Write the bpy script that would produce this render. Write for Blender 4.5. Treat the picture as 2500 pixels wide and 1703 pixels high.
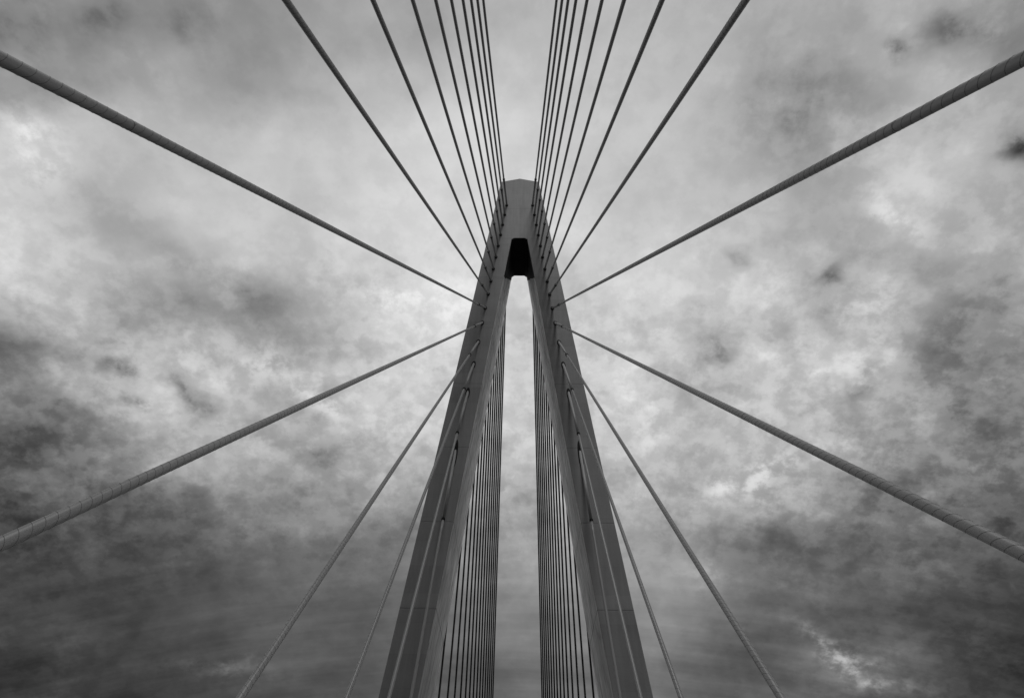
import bpy, bmesh, math, random
from mathutils import Vector, Matrix
random.seed(7)
for o in list(bpy.data.objects):
    bpy.data.objects.remove(o)
scene = bpy.context.scene
col = scene.collection

# ------------------------------------------------------------------ camera
EYE = 1.7                                   # eye height above the road surface (z = 0)
cam_data = bpy.data.cameras.new('camera')
cam_data.sensor_fit = 'HORIZONTAL'
cam_data.sensor_width = 36.0
cam_data.lens = 1395.29 * 36.0 / 2500.0
cam_data.clip_start = 0.1
cam_data.clip_end = 9000
cam = bpy.data.objects.new('camera', cam_data)
col.objects.link(cam)
RT = Vector((0.99988838, 0.0056426, 0.01383464))
UP = Vector((-0.0049779, -0.74723483, 0.66454144))
FW = Vector((-0.01408746, 0.66453613, 0.74712333))
m = Matrix((RT, UP, -FW)).transposed().to_4x4()
m.translation = Vector((0.1602, 0.0, EYE))
cam.matrix_world = m
scene.camera = cam

# ------------------------------------------------------------------ render look
scene.view_settings.view_transform = 'Standard'
scene.view_settings.look = 'None'
scene.view_settings.gamma = 1.0
scene.view_settings.exposure = 0.0
scene.view_settings.use_curve_mapping = False

# ------------------------------------------------------------------ overcast sky
SUN_EL, SUN_AZ = math.radians(60), math.radians(166)      # azimuth from +Y, clockwise
world = bpy.data.worlds.new('World')
scene.world = world
world.use_nodes = True
NT = world.node_tree
NT.nodes.clear()


class G:
    """small helper to write node graphs"""
    def __init__(s, nt):
        s.nt = nt

    def n(s, t, **kw):
        nd = s.nt.nodes.new(t)
        for k, v in kw.items():
            setattr(nd, k, v)
        return nd

    def put(s, sock, v):
        if hasattr(v, 'is_output'):
            s.nt.links.new(v, sock)
        else:
            sock.default_value = v

    def m(s, op, a, b=None, c=None, clamp=False):
        nd = s.n('ShaderNodeMath', operation=op, use_clamp=clamp)
        s.put(nd.inputs[0], a)
        if b is not None: s.put(nd.inputs[1], b)
        if c is not None: s.put(nd.inputs[2], c)
        return nd.outputs[0]

    def dot(s, v, c):
        nd = s.n('ShaderNodeVectorMath', operation='DOT_PRODUCT')
        s.put(nd.inputs[0], v); s.put(nd.inputs[1], c)
        return nd.outputs['Value']

    def vm(s, op, a, b):
        nd = s.n('ShaderNodeVectorMath', operation=op)
        s.put(nd.inputs[0], a); s.put(nd.inputs[1], b)
        return nd.outputs[0]

    def scale(s, a, f):
        nd = s.n('ShaderNodeVectorMath', operation='SCALE')
        s.put(nd.inputs[0], a); s.put(nd.inputs['Scale'], f)
        return nd.outputs[0]

    def comb(s, x, y, z):
        nd = s.n('ShaderNodeCombineXYZ')
        for i, v in enumerate((x, y, z)): s.put(nd.inputs[i], v)
        return nd.outputs[0]

    def sep(s, v):
        nd = s.n('ShaderNodeSeparateXYZ'); s.put(nd.inputs[0], v)
        return nd.outputs

    def noise(s, vec, scale, detail=5, rough=0.5, dist=0.0, color=False, lac=2.0):
        nd = s.n('ShaderNodeTexNoise')
        s.put(nd.inputs['Vector'], vec)
        nd.inputs['Scale'].default_value = scale
        nd.inputs['Detail'].default_value = detail
        nd.inputs['Roughness'].default_value = rough
        nd.inputs['Lacunarity'].default_value = lac
        nd.inputs['Distortion'].default_value = dist
        return nd.outputs['Color'] if color else nd.outputs['Fac']

    def rng(s, v, a, b, c, d, kind='SMOOTHSTEP'):
        nd = s.n('ShaderNodeMapRange', interpolation_type=kind)
        s.put(nd.inputs[0], v)
        for i, x in enumerate((a, b, c, d)): s.put(nd.inputs[1 + i], x)
        return nd.outputs[0]

    def ramp(s, f, stops, interp='LINEAR'):
        nd = s.n('ShaderNodeValToRGB')
        s.put(nd.inputs[0], f)
        cr = nd.color_ramp
        cr.interpolation = interp
        while len(cr.elements) < len(stops): cr.elements.new(0.5)
        for e, (p, v) in zip(cr.elements, stops):
            e.position = p
        for e, (p, v) in zip(cr.elements, stops):
            e.color = (v, v, v, 1)
        return nd.outputs[0]


g = G(NT)
tc = g.n('ShaderNodeTexCoord')
D = tc.outputs['Generated']
dx, dy, dz = g.sep(D)[:3]
# cloud-deck coordinates: the direction cut with a flat layer overhead
zz = g.m('ADD', g.m('MAXIMUM', dz, 0.0), 0.50)
P = g.comb(g.m('DIVIDE', dx, zz), g.m('DIVIDE', dy, zz), 0.0)
# cloud-bank coordinates: two axes square to the direction "up the tower"
dw = g.dot(D, tuple(FW)); dr = g.dot(D, tuple(RT)); du = g.dot(D, tuple(UP))
w = g.m('MAXIMUM', dw, 0.2)
u0 = g.m('MULTIPLY_ADD', g.m('DIVIDE', dr, w), 0.558116, 0.5)
v0 = g.m('MULTIPLY_ADD', g.m('DIVIDE', du, w), -0.819313, 0.5)
# ragged edges: fractal warp of the banks
wc = g.sep(g.noise(P, 3.6, 3, 0.5, color=True))
wu = g.m('SUBTRACT', wc[0], 0.5); wv = g.m('SUBTRACT', wc[1], 0.5)
wf = g.sep(g.noise(g.vm('ADD', P, (7.3, 2.1, 4.0)), 13.0, 4, 0.55, color=True))
fu = g.m('SUBTRACT', wf[0], 0.5); fv = g.m('SUBTRACT', wf[1], 0.5)
u = g.m('ADD', g.m('MULTIPLY_ADD', wu, 0.11, u0), g.m('MULTIPLY', fu, 0.03))
v = g.m('ADD', g.m('MULTIPLY_ADD', wv, 0.15, v0), g.m('MULTIPLY', fv, 0.05))

# mean brightness of the cloud cover, bank by bank (display values)
SKY = [
 [128,145,135,145,142,138,152,160,165,172,178,176,172,168,163,158,162,172,160,140],
 [150,150,160,165,150,152,170,178,184,186,188,182,180,175,165,155,160,190,198,178],
 [193,193,186,180,183,186,198,195,200,202,200,190,186,180,170,160,173,190,196,160],
 [198,178,173,188,190,193,200,200,208,206,205,196,188,182,175,168,168,193,186,165],
 [208,186,168,186,188,180,203,205,209,208,208,205,198,192,182,170,160,178,172,160],
 [165,185,150,140,145,160,185,205,207,208,203,202,200,192,185,182,160,180,165,150],
 [112,138,185,165,155,165,190,208,212,205,200,198,195,192,185,188,185,170,155,138],
 [136,150,195,185,178,180,185,200,205,195,195,195,188,182,180,182,185,165,140,120],
 [ 92,105,140,168,170,168,165,175,185,185,188,186,182,180,180,175,165,140,128,110],
 [ 80, 88,100,112,130,140,148,160,168,168,178,180,170,172,172,155,130,118,115,100],
 [ 75, 80, 85, 90,100,105,115,125,135,145,155,150,150,150,125,115,108,105, 95, 85],
 [ 65, 72, 75, 78, 82, 90, 95,100,110,120,130,135,145,135,115,100, 88, 82, 78, 72],
 [ 55, 60, 62, 68, 72, 80, 85, 90, 95,100,110,115,115,105, 95,100,100, 78, 65, 55],
]
NR = len(SKY)
vr = g.m('MULTIPLY', v, float(NR))
vr = g.m('MINIMUM', g.m('MAXIMUM', vr, 0.5), NR - 0.5)
acc = None
for j, row in enumerate(SKY):
    rv = g.ramp(u, [((i + 0.5) / 20.0, x / 255.0) for i, x in enumerate(row)], 'B_SPLINE')
    dist = g.m('ABSOLUTE', g.m('SUBTRACT', vr, j + 0.5))
    wt = g.rng(dist, 0.0, 1.0, 1.0, 0.0)
    acc = g.m('MULTIPLY_ADD', rv, wt, acc if acc is not None else 0.0)

# single cloud scraps: x, y, rx, ry (thousandths of the frame width), tilt deg, strength
SCRAPS = [
 (944, 30, 36, 12, -5, -.13), (870, 48, 9, 9, 0, -.18), (999,146, 18, 10, 20, -.15), (984,151, 22, 7, 0, -.07), (994,134,10,11,0,-.06),
 (116,364, 14,  7, 35, -.15), (177,385, 9, 17,-30, -.18), (130,393, 11, 6, 10, -.20), (203,404,11,13,-25,-.13),
 (804,266, 9, 13, 25, -.13), (812,312, 18, 17, -20, -.10), (716,248, 14, 6, 20, -.10), (694,341,16,8,35,-.13),
 ( 16,335, 34, 14, 20, -.05), ( 60,395, 36, 9, 30, -.08), (220,272, 80, 16, 25, -.07), (845,372,12,20,20,-.12),
 ( 30,140, 34, 16, 45,  .10), (388,290, 40, 14, 10,  .07), (820,640, 20, 7, 45, .12), (838,660, 26, 9, 30, .12), (868,668, 30, 7, 15, .09), (796,622,24,6,30,.08),
 (750,465, 46, 10,-30,  .09), (880,210, 40, 12, 45,  .09), (320,395, 30, 10, 30,  .10), (245,355,26,16,0,.08),
 (100, 20, 20, 16, 10, -.08), ( 20, 30, 22, 24, 40, -.08), (190, 25, 26, 20, 0, -.06), (815, 95, 60, 60,0,-.04),
 (325,385, 18,  8, 40, -.10), (260,430, 26, 10, 30, -.08), (310,450, 22,12,20,-.08), (365,470,16,10,0,-.07),
 (560,440, 10, 12, 0, -.05), (215,655, 36,  7, 5, .08), (695,560,24,10,20,.08), (705,478,16,9,-20,.08),
 (770,120, 60, 36,20,-.05), (905,260, 36, 22,40,-.10), (930,330,30,24,20,-.08), (470,545,30,12,10,-.05),
]
us = g.m('ADD', g.m('MULTIPLY_ADD', wu, 0.03, u0), g.m('MULTIPLY', fu, 0.05))
vs = g.m('ADD', g.m('MULTIPLY_ADD', wv, 0.03, v0), g.m('MULTIPLY', fv, 0.07))
vs = g.m('MULTIPLY', vs, 0.6812)
uv = g.comb(us, vs, 0.0)
acs = 0.0
for (x, y, rx, ry, t, s_) in SCRAPS:
    t = math.radians(t); c_, n_ = math.cos(t), math.sin(t)
    q = g.vm('SUBTRACT', uv, (x / 1000, y / 1000, 0))
    a = g.dot(q, (c_ / rx * 1000, n_ / rx * 1000, 0)); b = g.dot(q, (-n_ / ry * 1000, c_ / ry * 1000, 0))
    r2 = g.m('MULTIPLY_ADD', a, a, g.m('MULTIPLY', b, b))
    acs = g.m('MULTIPLY_ADD', g.m('EXPONENT', g.m('MULTIPLY', r2, -0.7)), s_, acs)

# cloud texture: broad billows, puffs with a defined rim, fine shreds
n1 = g.noise(g.vm('ADD', P, (3.1, 0.4, 0.0)), 4.4, 8, 0.55, 0.0)
n2 = g.noise(g.vm('ADD', P, (11.7, 5.2, 1.0)), 12.0, 9, 0.60, 0.0)
n3 = g.noise(g.vm('ADD', P, (1.7, 9.2, 2.0)), 34.0, 7, 0.62, 0.0)
n5 = g.noise(g.vm('ADD', P, (5.7, 3.3, 6.0)), 9.0, 5, 0.55, 0.0)
clump = g.m('ADD', g.rng(n2, 0.49, 0.57, 0.0, -0.45), g.rng(n2, 0.50, 0.66, 0.0, -0.50))                 # darker undersides of single puffs
glow = g.m('ADD', g.rng(n2, 0.47, 0.40, 0.0, 0.35), g.rng(n2, 0.44, 0.34, 0.0, 0.55))                   # thin places between them
lump = g.m('ADD', g.m('MULTIPLY', clump, g.rng(n5, 0.40, 0.60, 0.25, 1.25)), glow)
lump = g.m('ADD', g.m('MULTIPLY', g.m('ADD', g.m('MULTIPLY', g.rng(n3, 0.36, 0.64, -1.0, 1.0), 0.34), g.m('MULTIPLY', g.rng(n3, 0.43, 0.56, -1.0, 1.0), 0.08)), g.rng(n5, 0.35, 0.60, 1.3, 0.6)), lump)
PB = g.comb(g.m('MULTIPLY', g.dot(P, (1, 0, 0)), 1.5), g.m('MULTIPLY', g.dot(P, (0, 1, 0)), 13.0), 3.0)
n4 = g.noise(PB, 2.2, 6, 0.55)
acc = g.m('MULTIPLY_ADD', acs, g.m('MULTIPLY', g.rng(n3, 0.36, 0.60, 0.4, 1.4), g.rng(n2, 0.36, 0.56, 0.3, 1.3)), acc)
acc = g.m('MULTIPLY_ADD', g.m('MULTIPLY', g.m('SUBTRACT', n4, 0.5), g.rng(v0, 0.68, 0.9, 0.0, 1.0)), 0.16, acc)
mask = g.m('MULTIPLY', g.rng(v0, 0.26, 0.54, 0.30, 1.0), g.rng(v0, 0.70, 0.88, 1.0, 0.20))
side = g.m('ADD', g.rng(u0, 0.62, 0.9, 0.0, 0.35), g.rng(u0, 0.22, 0.0, 0.0, 0.25))
mask = g.m('ADD', mask, side)
acc = g.m('MULTIPLY_ADD', g.m('SUBTRACT', n1, 0.5), 0.22, acc)
acc = g.m('MULTIPLY_ADD', g.m('MULTIPLY', lump, mask), 0.080, acc)
acc = g.m('MAXIMUM', g.m('MULTIPLY', acc, g.rng(v0, 0.45, 0.80, 1.035, 1.0)), 0.06)
# the half of the sky behind the viewer: plain dull overcast
back = g.m('ADD', g.m('MULTIPLY_ADD', n1, 0.25, 0.10), g.rng(dz, 0.05, 0.75, 0.0, 0.36))
k = g.rng(dw, 0.12, 0.42, 0.0, 1.0)
val = g.m('MULTIPLY_ADD', g.m('SUBTRACT', acc, back), k, back)
lin = g.m('POWER', val, 2.2)
# below the horizon nothing but dark land
lin = g.m('MULTIPLY', lin, g.rng(dz, -0.02, 0.10, 0.15, 1.0))
# bright bands added low at both sides, out of view, to light the inner legs
fill_strip = g.m('MULTIPLY', g.rng(dz, -0.01, 0.03, 0.0, 1.0), g.rng(dz, 0.14, 0.22, 1.0, 0.0))
fill_strip = g.m('MULTIPLY', fill_strip, g.rng(g.m('ABSOLUTE', dx), 0.72, 0.86, 0.0, 1.0))
fill_strip = g.m('MULTIPLY', fill_strip, g.rng(dy, -0.40, 0.0, 0.0, 1.0))
lin = g.m('MULTIPLY_ADD', fill_strip, 5.0, lin)

sky = g.n('ShaderNodeTexSky')
sky.sky_type = 'NISHITA'
sky.sun_disc = False
sky.sun_elevation = SUN_EL
sky.sun_rotation = SUN_AZ
bw = g.n('ShaderNodeRGBToBW'); NT.links.new(sky.outputs[0], bw.inputs[0])
bg1 = g.n('ShaderNodeBackground'); g.put(bg1.inputs[0], lin); bg1.inputs[1].default_value = 1.0
bg2 = g.n('ShaderNodeBackground'); g.put(bg2.inputs[0], bw.outputs[0]); bg2.inputs[1].default_value = 0.05
mix = g.n('ShaderNodeMixShader'); mix.inputs[0].default_value = 0.03    # what little clear sky shines through
NT.links.new(bg1.outputs[0], mix.inputs[1]); NT.links.new(bg2.outputs[0], mix.inputs[2])
wo = g.n('ShaderNodeOutputWorld')
NT.links.new(mix.outputs[0], wo.inputs[0])
world.cycles.sampling_method = 'MANUAL'
world.cycles.sample_map_resolution = 512

sun = bpy.data.lights.new('sun', 'SUN')
sun.energy = 1.5
sun.angle = math.radians(18)
sun.color = (1.0, 1.0, 1.0)
so = bpy.data.objects.new('sun', sun)
col.objects.link(so)
sd = Vector((math.sin(SUN_AZ) * math.cos(SUN_EL), math.cos(SUN_AZ) * math.cos(SUN_EL), math.sin(SUN_EL)))
so.rotation_euler = sd.to_track_quat('Z', 'Y').to_euler()
so.location = sd * 200

# ------------------------------------------------------------------ materials
def material(name, rough=0.6, spec=0.3):
    mt = bpy.data.materials.new(name)
    mt.use_nodes = True
    nt = mt.node_tree
    b = nt.nodes['Principled BSDF']
    b.inputs['Roughness'].default_value = rough
    b.inputs['Specular IOR Level'].default_value = spec
    return mt, G(nt), b


def bump(h, b, hgt, strength, dist):
    nd = h.n('ShaderNodeBump')
    nd.inputs['Strength'].default_value = strength
    nd.inputs['Distance'].default_value = dist
    h.put(nd.inputs['Height'], hgt)
    h.nt.links.new(nd.outputs[0], b.inputs['Normal'])


JOINTS = [77.25, 69.05, 59.85, 50.2, 41.5, 33.6, 26.2, 19.4, 12.5, 6.0]


def joints(h, z, x, y):
    """dark hairline pour joints at fixed heights"""
    wob = h.noise(h.comb(x, y, z), 1.3, 4, 0.6)
    z2 = h.m('MULTIPLY_ADD', h.m('SUBTRACT', wob, 0.5), 0.10, z)
    acc = 0.0
    for j in JOINTS:
        d = h.m('ABSOLUTE', h.m('SUBTRACT', z2, j))
        acc = h.m('ADD', h.rng(d, 0.015, 0.07, 1.0, 0.0), acc)
    return acc


def concrete(name, tones, streak, var, jstr, light=0.0):
    mt, h, b = material(name, 0.75, 0.2)
    pos = h.n('ShaderNodeNewGeometry').outputs['Position']
    x, y, z = h.sep(pos)[:3]
    base = h.ramp(h.m('DIVIDE', z, 90.0), tones, 'LINEAR')  # steps by pour, with a vignette toward the foot put into the colour
    # run-off streaks, long in height and narrow across
    sv = h.comb(h.m('MULTIPLY', x, 2.6), h.m('MULTIPLY', y, 2.6), h.m('MULTIPLY', z, 0.16))
    n_s = h.noise(sv, 1.0, 6, 0.6)
    n_b = h.noise(pos, 0.35, 5, 0.55)
    n_f = h.noise(pos, 6.0, 6, 0.6)
    f = h.m('ADD', h.m('MULTIPLY', h.m('SUBTRACT', n_s, 0.5), streak), 1.0)
    f = h.m('ADD', f, h.m('MULTIPLY', h.m('SUBTRACT', n_b, 0.5), var))
    f = h.m('ADD', f, h.m('MULTIPLY', h.m('SUBTRACT', n_f, 0.5), 0.15))
    jn = joints(h, z, x, y)
    # every lift of concrete came out a little different; faint lift lines between the joints
    wn = h.n('ShaderNodeTexWhiteNoise', noise_dimensions='2D')
    lift = h.m('DIVIDE', z, 2.05)
    h.put(wn.inputs[0], h.comb(h.m('FLOOR', lift), h.m('SIGN', x), 0.0))
    f = h.m('ADD', f, h.m('MULTIPLY_ADD', wn.outputs[0], 0.14, -0.07))
    fl = h.m('ABSOLUTE', h.m('SUBTRACT', h.m('FRACT', lift), 0.5))
    f = h.m('MULTIPLY', f, h.m('SUBTRACT', 1.0, h.rng(fl, 0.488, 0.499, 0.0, 0.13)))
    f = h.m('MULTIPLY', f, h.m('SUBTRACT', 1.0, h.m('MULTIPLY', jn, jstr)))
    if light:
        # dark pits and drips of the formwork face
        sv2 = h.comb(h.m('MULTIPLY', x, 4.5), h.m('MULTIPLY', y, 4.5), h.m('MULTIPLY', z, 0.42))
        pit = h.rng(h.noise(sv2, 1.0, 3, 0.6), 0.57, 0.66, 0.0, 1.0)
        f = h.m('MULTIPLY', f, h.m('SUBTRACT', 1.0, h.m('MULTIPLY', pit, light)))
    c = h.m('MULTIPLY', base, f)
    h.put(b.inputs['Base Color'], c)
    bump(h, b, h.m('SUBTRACT', n_f, h.m('MULTIPLY', jn, 1.5)), 0.35, 0.02)
    return mt


M = {}
M['dark_face'] = concrete('dark_concrete',
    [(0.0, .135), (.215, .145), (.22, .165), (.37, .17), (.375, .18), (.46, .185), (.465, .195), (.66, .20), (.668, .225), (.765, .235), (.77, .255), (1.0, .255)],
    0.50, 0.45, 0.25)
M['pale_face'] = concrete('pale_concrete', [(0.0, .34), (.20, .38), (.30, .5), (.5, .68), (.75, .8), (1.0, .8)], 1.9, 0.5, 0.55, 0.55)  # paler concrete for the inner leg faces


def plain(name, tone, rough, spec=0.3, nscale=3.0, var=0.3, metal=0.0, stretch=None):
    mt, h, b = material(name, rough, spec)
    b.inputs['Metallic'].default_value = metal
    co = h.n('ShaderNodeTexCoord').outputs['Object']
    if stretch:
        x, y, z = h.sep(co)[:3]
        co = h.comb(h.m('MULTIPLY', x, stretch), h.m('MULTIPLY', y, stretch), z)
    n_ = h.noise(co, nscale, 5, 0.6)
    f = h.m('MULTIPLY_ADD', h.m('SUBTRACT', n_, 0.5), var, 1.0)
    h.put(b.inputs['Base Color'], h.m('MULTIPLY', f, tone))
    return mt


M['sheath_shaded'] = plain('shaded_cable_sheath_plastic', 0.013, 0.5, 0.2, 1.2, 0.45, stretch=8.0)  # darker copy of the sheath, backlit shade of the rear cables put into colour
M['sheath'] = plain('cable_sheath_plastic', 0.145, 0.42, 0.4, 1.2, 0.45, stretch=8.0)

M['bead'] = plain('spiral_bead_grime_shade', 0.075, 0.6, 0.2)  # dirt on the ridge, with its groove shadow put into the tone
M['pipe'] = plain('guide_pipe_steel', 0.21, 0.5, 0.35, 2.0, 0.3)
M['rubber'] = plain('black_rubber', 0.012, 0.8, 0.1)
M['shade_plate'] = plain('opening_shade', 0.035, 0.85, 0.1, 1.0, 0.6)  # shade under the tower head, put into a dark tone
M['steel'] = plain('dark_steel', 0.05, 0.6, 0.3)
M['asphalt'] = plain('asphalt', 0.045, 0.9, 0.2, 4.0, 0.5)
M['paint'] = plain('road_paint', 0.6, 0.7, 0.2, 6.0, 0.3)
M['deck'] = plain('deck_concrete', 0.20, 0.85, 0.2, 1.0, 0.4)
mt, h, b = material('water_surface', 0.12, 0.5)
b.inputs['Base Color'].default_value = (.012, .012, .012, 1)
bump(h, b, h.noise(h.n('ShaderNodeNewGeometry').outputs['Position'], 0.35, 5, 0.6), 0.4, 0.3)
M['water'] = mt

# ------------------------------------------------------------------ mesh helpers
def link(name, bm, mats, parent=None, smooth=False, matrix=None):
    me = bpy.data.meshes.new(name)
    bmesh.ops.recalc_face_normals(bm, faces=bm.faces[:])
    bm.to_mesh(me); bm.free()
    for mm in (mats if isinstance(mats, (list, tuple)) else [mats]):
        me.materials.append(mm)
    if smooth:
        for p in me.polygons: p.use_smooth = True
    o = bpy.data.objects.new(name, me)
    col.objects.link(o)
    if parent: o.parent = parent
    if matrix is not None: o.matrix_local = matrix
    return o


def prism(pts_front, pts_back):
    bm = bmesh.new()
    a = [bm.verts.new(p) for p in pts_front]; b_ = [bm.verts.new(p) for p in pts_back]
    n_ = len(a)
    bm.faces.new(a); bm.faces.new(b_[::-1])
    for i in range(n_):
        bm.faces.new((a[i], b_[i], b_[(i + 1) % n_], a[(i + 1) % n_]))
    return bm


def bevel(bm, w, seg=2):
    bmesh.ops.recalc_face_normals(bm, faces=bm.faces[:])
    bmesh.ops.bevel(bm, geom=[e for e in bm.edges if e.is_manifold and e.calc_face_angle(0) > 0.15],
                    offset=w, segments=seg, affect='EDGES', profile=0.5)


def box(bm, x0, x1, y0, y1, z0, z1):
    vs_ = [bm.verts.new(p) for p in ((x0, y0, z0), (x1, y0, z0), (x1, y1, z0), (x0, y1, z0),
                                     (x0, y0, z1), (x1, y0, z1), (x1, y1, z1), (x0, y1, z1))]
    for f in ((0, 1, 2, 3), (4, 5, 6, 7), (0, 1, 5, 4), (1, 2, 6, 5), (2, 3, 7, 6), (3, 0, 4, 7)):
        bm.faces.new([vs_[i] for i in f])


def lathe(bm, prof, seg=24, mi=0):
    """rings along local Z: prof = [(z, r), ...]; closed ends"""
    rings = []
    for z, r in prof:
        rings.append([bm.verts.new((r * math.cos(2 * math.pi * i / seg), r * math.sin(2 * math.pi * i / seg), z)) for i in range(seg)])
    for a, b_ in zip(rings, rings[1:]):
        for i in range(seg):
            f = bm.faces.new((a[i], a[(i + 1) % seg], b_[(i + 1) % seg], b_[i])); f.material_index = mi
    for r in (rings[0], rings[-1]):
        f = bm.faces.new(r); f.material_index = mi


def tag(o, label=None, cat=None, group=None, kind=None):
    if label: o['label'] = label
    if cat: o['category'] = cat
    if group: o['group'] = group
    if kind: o['kind'] = kind
    return o

# ------------------------------------------------------------------ the setting
Z0 = EYE                      # heights below were surveyed from the eye point
YF, YB = 40.0, 46.107         # front and back faces of the tower
bm = bmesh.new(); box(bm, -3500, 3500, -3500, 3500, -19.2, -19.0)
tag(link('water', bm, M['water']), 'dark river water under the bridge', 'water', kind='structure')
bm = bmesh.new(); box(bm, -6.75, 6.75, -120, 210, -2.6, -0.32)
tag(link('bridge_deck', bm, M['deck']), 'concrete bridge deck slab', 'bridge deck', kind='structure')
bm = bmesh.new(); box(bm, -5.6, 5.6, -120, 210, -0.316, 0.0)
tag(link('road', bm, M['asphalt']), 'dark asphalt road on the bridge', 'road', kind='structure')
bm = bmesh.new()
for i in range(-10, 18):
    box(bm, -0.06, 0.06, i * 12.0, i * 12.0 + 4.0, 0.002, 0.006)
tag(link('road_markings', bm, M['paint']), 'white broken centre line on the road', 'road marking', kind='structure')

# ------------------------------------------------------------------ the tower
def xo(z): return 9.5584 - 0.0782 * (z - Z0)
def xi(z): return 7.2313 - 0.0919 * (z - Z0)

SOF = 67.45 + Z0              # flat soffit of the opening
CHM = 67.11 + Z0              # foot of its chamfers
tower = bpy.data.objects.new('bridge_tower', None)
tower.location = (0, (YF + YB) / 2, -19)
col.objects.link(tower)
tag(tower, 'tall grey concrete A-shaped bridge tower with dark opening near its top', 'bridge tower')
INV = Matrix.Translation(-tower.location)


def tower_part(name, bm, mats, smooth=False):
    return link(name, bm, mats, tower, smooth, INV)


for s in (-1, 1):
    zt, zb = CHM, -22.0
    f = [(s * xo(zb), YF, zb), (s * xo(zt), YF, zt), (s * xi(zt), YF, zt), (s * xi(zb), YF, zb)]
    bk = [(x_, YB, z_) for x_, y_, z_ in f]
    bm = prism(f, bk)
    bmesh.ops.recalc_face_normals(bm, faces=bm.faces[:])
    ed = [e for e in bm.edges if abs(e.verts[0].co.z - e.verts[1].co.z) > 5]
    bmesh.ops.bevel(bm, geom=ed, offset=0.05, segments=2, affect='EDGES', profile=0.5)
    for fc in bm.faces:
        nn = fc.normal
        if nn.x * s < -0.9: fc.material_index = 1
    tower_part('leg', bm, [M['dark_face'], M['pale_face']])

TOPC, APEX = 84.37 + Z0, 85.52 + Z0
f = [(-xo(CHM), CHM), (-xo(TOPC), TOPC), (0, APEX), (xo(TOPC), TOPC), (xo(CHM), CHM),
     (xi(CHM), CHM), (0.72, SOF), (-0.72, SOF), (-xi(CHM), CHM)]
bm = prism([(x_, YF, z_) for x_, z_ in f], [(x_, YB, z_) for x_, z_ in f])
bmesh.ops.recalc_face_normals(bm, faces=bm.faces[:])
ed = [e for e in bm.edges if abs(e.verts[0].co.y - e.verts[1].co.y) < .01 and
      (e.verts[0].co.z + e.verts[1].co.z) / 2 > CHM + .02 or (abs(e.verts[0].co.y - e.verts[1].co.y) > 1 and e.verts[0].co.z > TOPC - 1)]
bmesh.ops.bevel(bm, geom=ed, offset=0.04, segments=2, affect='EDGES', profile=0.5)
tower_part('tower_head', bm, M['dark_face'])

# shade in the opening built as dark plates: soffit, chamfers, raked cast-shadow cheeks
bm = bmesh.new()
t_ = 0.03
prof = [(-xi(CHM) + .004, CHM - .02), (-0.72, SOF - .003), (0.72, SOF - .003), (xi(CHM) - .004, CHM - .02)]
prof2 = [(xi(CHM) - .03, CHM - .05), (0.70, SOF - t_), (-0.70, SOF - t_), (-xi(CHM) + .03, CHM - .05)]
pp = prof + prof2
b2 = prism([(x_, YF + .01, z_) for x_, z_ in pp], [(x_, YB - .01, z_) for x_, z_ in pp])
shade_o = tower_part('soffit_shade', b2, M['shade_plate'])
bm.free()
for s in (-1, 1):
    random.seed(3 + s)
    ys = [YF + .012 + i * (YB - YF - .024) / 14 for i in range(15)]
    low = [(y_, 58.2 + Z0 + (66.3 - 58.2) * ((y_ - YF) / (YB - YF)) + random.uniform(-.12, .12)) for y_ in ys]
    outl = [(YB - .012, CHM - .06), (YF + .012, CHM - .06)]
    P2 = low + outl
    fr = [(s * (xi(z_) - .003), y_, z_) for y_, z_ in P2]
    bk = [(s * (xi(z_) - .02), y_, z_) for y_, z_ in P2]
    tower_part('shadow_cheek', prism(fr, bk), M['shade_plate'])

# small obstruction light standing on the left slope of the top
bm = bmesh.new()
lathe(bm, [(0, .09), (.22, .09), (.24, .13), (.30, .14), (.46, .12), (.52, .06), (.54, .02)], 12)
o = tower_part('obstruction_light', bm, M['steel'], True)
zr = TOPC + (APEX - TOPC) * (1 - 1.33 / xo(TOPC))
o.matrix_local = INV @ Matrix.Translation((-1.33, YF + .35, zr - .03))

# ------------------------------------------------------------------ stay cables
ZK = [76.66, 73.81, 70.99, 68.26, 65.45, 62.75, 60.04, 57.39, 54.74, 52.04, 49.34, 46.08, 42.59, 38.56, 31.29]
YD = [-72.27, -66.81, -62.09, -55.52, -47.37, -39.05, -30.85, -22.44, -14.18, -5.95, 2.3, 10.59, 18.83, 26.77, 34.98]
ZR = [77.16, 73.9, 70.99, 67.86, 65.05, 62.25, 59.39, 56.89, 54.24, 51.54, 48.59, 45.3, 41.84, 38.6, 31.54]
YR = [168.45, 160.3, 150.99, 143.1, 134.42, 125.74, 117.35, 108.48, 99.8, 91.51, 83.91, 75.92, 67.64, 59.1, 51.95]
RR = [.098, .097, .096, .095, .094, .092, .090, .088, .086, .084, .082, .079, .076, .073, .070]
RC = [.115, .115, .112, .110, .105, .102, .098, .094, .090, .088, .090, .092, .092, .092, .094]
ORD = ['first', 'second', 'third', 'fourth', 'fifth', 'sixth', 'seventh', 'eighth', 'ninth', 'tenth',
       'eleventh', 'twelfth', 'thirteenth', 'fourteenth', 'fifteenth']
HALF = 6.4155
WELD = {(9, -1): 56.77, (9, 1): 56.72, (10, -1): 49.6, (10, 1): 49.15}


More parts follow.
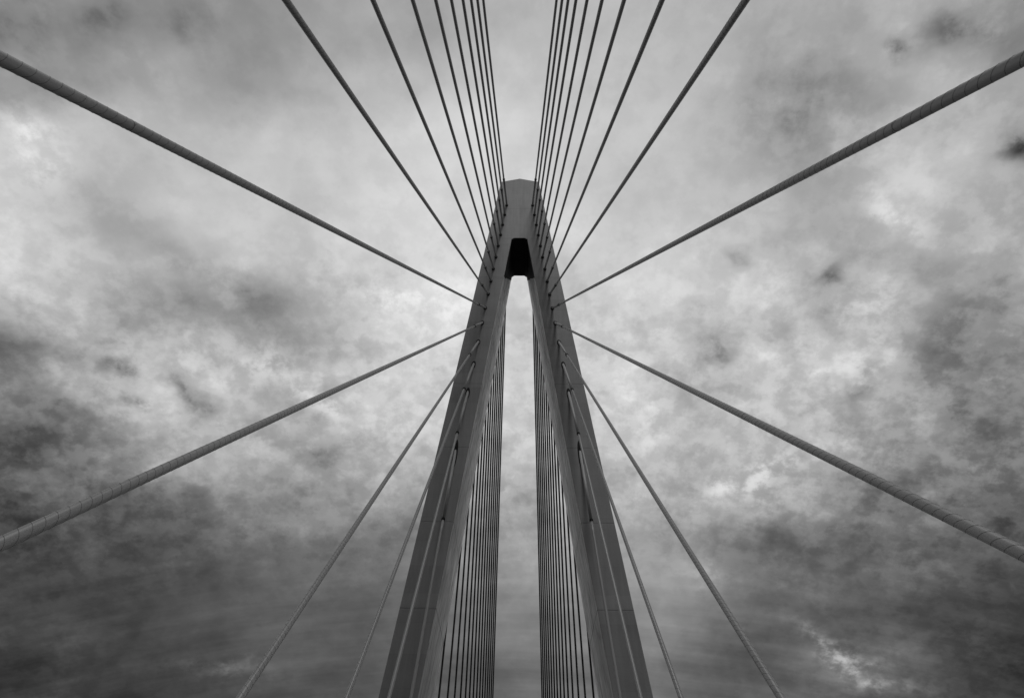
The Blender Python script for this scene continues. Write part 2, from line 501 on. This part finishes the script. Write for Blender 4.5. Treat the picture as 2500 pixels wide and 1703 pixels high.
def add_bead(bm, L0, L1, r, lead, start, mi, ph, hand):
    """one helical ridge around the sheath, swept as a low half-round"""
    seg = 16
    n_ = int((L1 - L0) / lead * seg)
    prev = None
    wd, ht = 0.0055, 0.0035
    for i in range(n_ + 1):
        z = L0 + (L1 - L0) * i / n_
        a = ph + hand * 2 * math.pi * (z / lead)
        ca, sa = math.cos(a), math.sin(a)
        row = []
        for dz_, rr in ((-wd, r - .002), (-wd * .45, r + ht), (wd * .45, r + ht), (wd, r - .002)):
            row.append(bm.verts.new((rr * ca, rr * sa, z + dz_)))
        if prev:
            for j in range(3):
                f_ = bm.faces.new((prev[j], prev[j + 1], row[j + 1], row[j])); f_.material_index = mi
                f_.smooth = True
        prev = row


def make_cable(k, s, rear):
    zk = ZR[k] if rear else ZK[k]
    z = zk + Z0
    xk = 7.9421 - 0.0789 * zk
    yd, yt = (YD[k], YF) if not rear else (YR[k], YB)
    A = Vector((s * HALF, yd, -2 + Z0)); B = Vector((s * xk, yt, z))
    d = B - A; L = d.length; d.normalize()
    r = RR[k] * 1.2 if rear else RC[k]
    root = bpy.data.objects.new('stay_cable', None)
    col.objects.link(root)
    q = d.to_track_quat('Z', 'Y')
    root.matrix_world = Matrix.Translation(A) @ q.to_matrix().to_4x4()
    side = 'left' if s < 0 else 'right'
    if rear:
        lab = f"thin shade-darkened stay cable behind the tower, {ORD[k]} out from the central gap on the {side}"
        grp = 'stay cables behind the tower seen between its legs'
    else:
        grp = 'stay cables in front of the tower'
        if k < 9:
            lab = f"dark stay cable rising overhead, fixed {ORD[k]} from the top on the tower's {side} side"
        elif k == 9:
            lab = f"thickest dark stay cable reaching the upper {side} edge of the view"
        elif k == 10:
            lab = f"thick grey stay cable sloping out to the lower {side} edge of the view"
        else:
            lab = f"pale grey stay cable running down past the {side} leg, {ORD[k]} from the tower top"
    tag(root, lab, 'stay cable', grp)
    pl = min(7.3, L * .3)               # guide pipe standing out of the tower face
    # sheath
    bm = bmesh.new()
    near = (not rear) and 7 <= k <= 12
    seg = 32 if near else 16
    nz = 24
    lathe(bm, [(0.6 + (L - .55 - pl) * i / nz, r) for i in range(nz + 1)], seg)
    for f_ in bm.faces: f_.smooth = True
    if near:
        hi = L - pl
        for ph in (0.0, math.pi):
            add_bead(bm, 0.7, hi, r, 0.39, 0, 1, ph, -1)
    link('sheath', bm, [M['sheath_shaded'] if rear else M['sheath'], M['bead']], root)
    # guide pipe at the tower, then its flange
    bm = bmesh.new()
    lathe(bm, [(L - pl, r + .03), (L + .25, r + .03)], seg)
    o_ = link('guide_pipe', bm, M['pipe'], root)
    for p_ in o_.data.polygons: p_.use_smooth = len(p_.vertices) == 4
    bm = bmesh.new()
    rr = r + .03
    lathe(bm, [(L - pl - .10, r + .004), (L - pl - .09, rr + .022), (L - pl + .07, rr + .022), (L - pl + .08, rr - .005)], seg)
    link('collar', bm, M['rubber'], root)
    # anchor tube at the deck
    bm = bmesh.new()
    lathe(bm, [(-.1, r + .06), (1.5, r + .06), (1.52, r + .03), (1.9, r + .02)], seg)
    o_ = link('anchor_tube', bm, M['pipe'], root)
    if (k, s) in WELD and not rear:
        zc = L - WELD[(k, s)]
        bm = bmesh.new()
        lathe(bm, [(zc - .007, r + .001), (zc - .004, r + .003), (zc + .004, r + .003), (zc + .007, r + .001)], 40)
        link('weld_seam', bm, M['bead'], root)
    if not rear:
        # rubber-lipped port in the tower face, cut square to the face
        def loop(rad, yy):
            out = []
            X = q @ Vector((1, 0, 0)); Yv = q @ Vector((0, 1, 0))
            for i in range(32):
                a = 2 * math.pi * i / 32
                p = B + (X * math.cos(a) + Yv * math.sin(a)) * rad
                t = (yy - p.y) / d.y
                out.append(p + d * t)
            return out
        ro, ri = rr + (.075 if k < 9 else .095), rr + .004
        bm = bmesh.new()
        out_w = 0.14 if k < 9 else 0.06
        L1 = [bm.verts.new(p) for p in loop(ro, YF + .02)]
        L2 = [bm.verts.new(p) for p in loop(ro, YF - out_w * .6)]
        L3 = [bm.verts.new(p) for p in loop(ro - .015, YF - out_w)]
        L4 = [bm.verts.new(p) for p in loop(ri, YF - out_w)]
        L5 = [bm.verts.new(p) for p in loop(ri, YF + .02)]
        for a_, b_ in zip((L1, L2, L3, L4, L5), (L2, L3, L4, L5, L1)):
            for i in range(32):
                bm.faces.new((a_[i], a_[(i + 1) % 32], b_[(i + 1) % 32], b_[i]))
        tower_part('cable_port', bm, M['rubber'])
    return root


for rear in (False, True):
    for s in (-1, 1):
        for k in range(15):
            make_cable(k, s, rear)
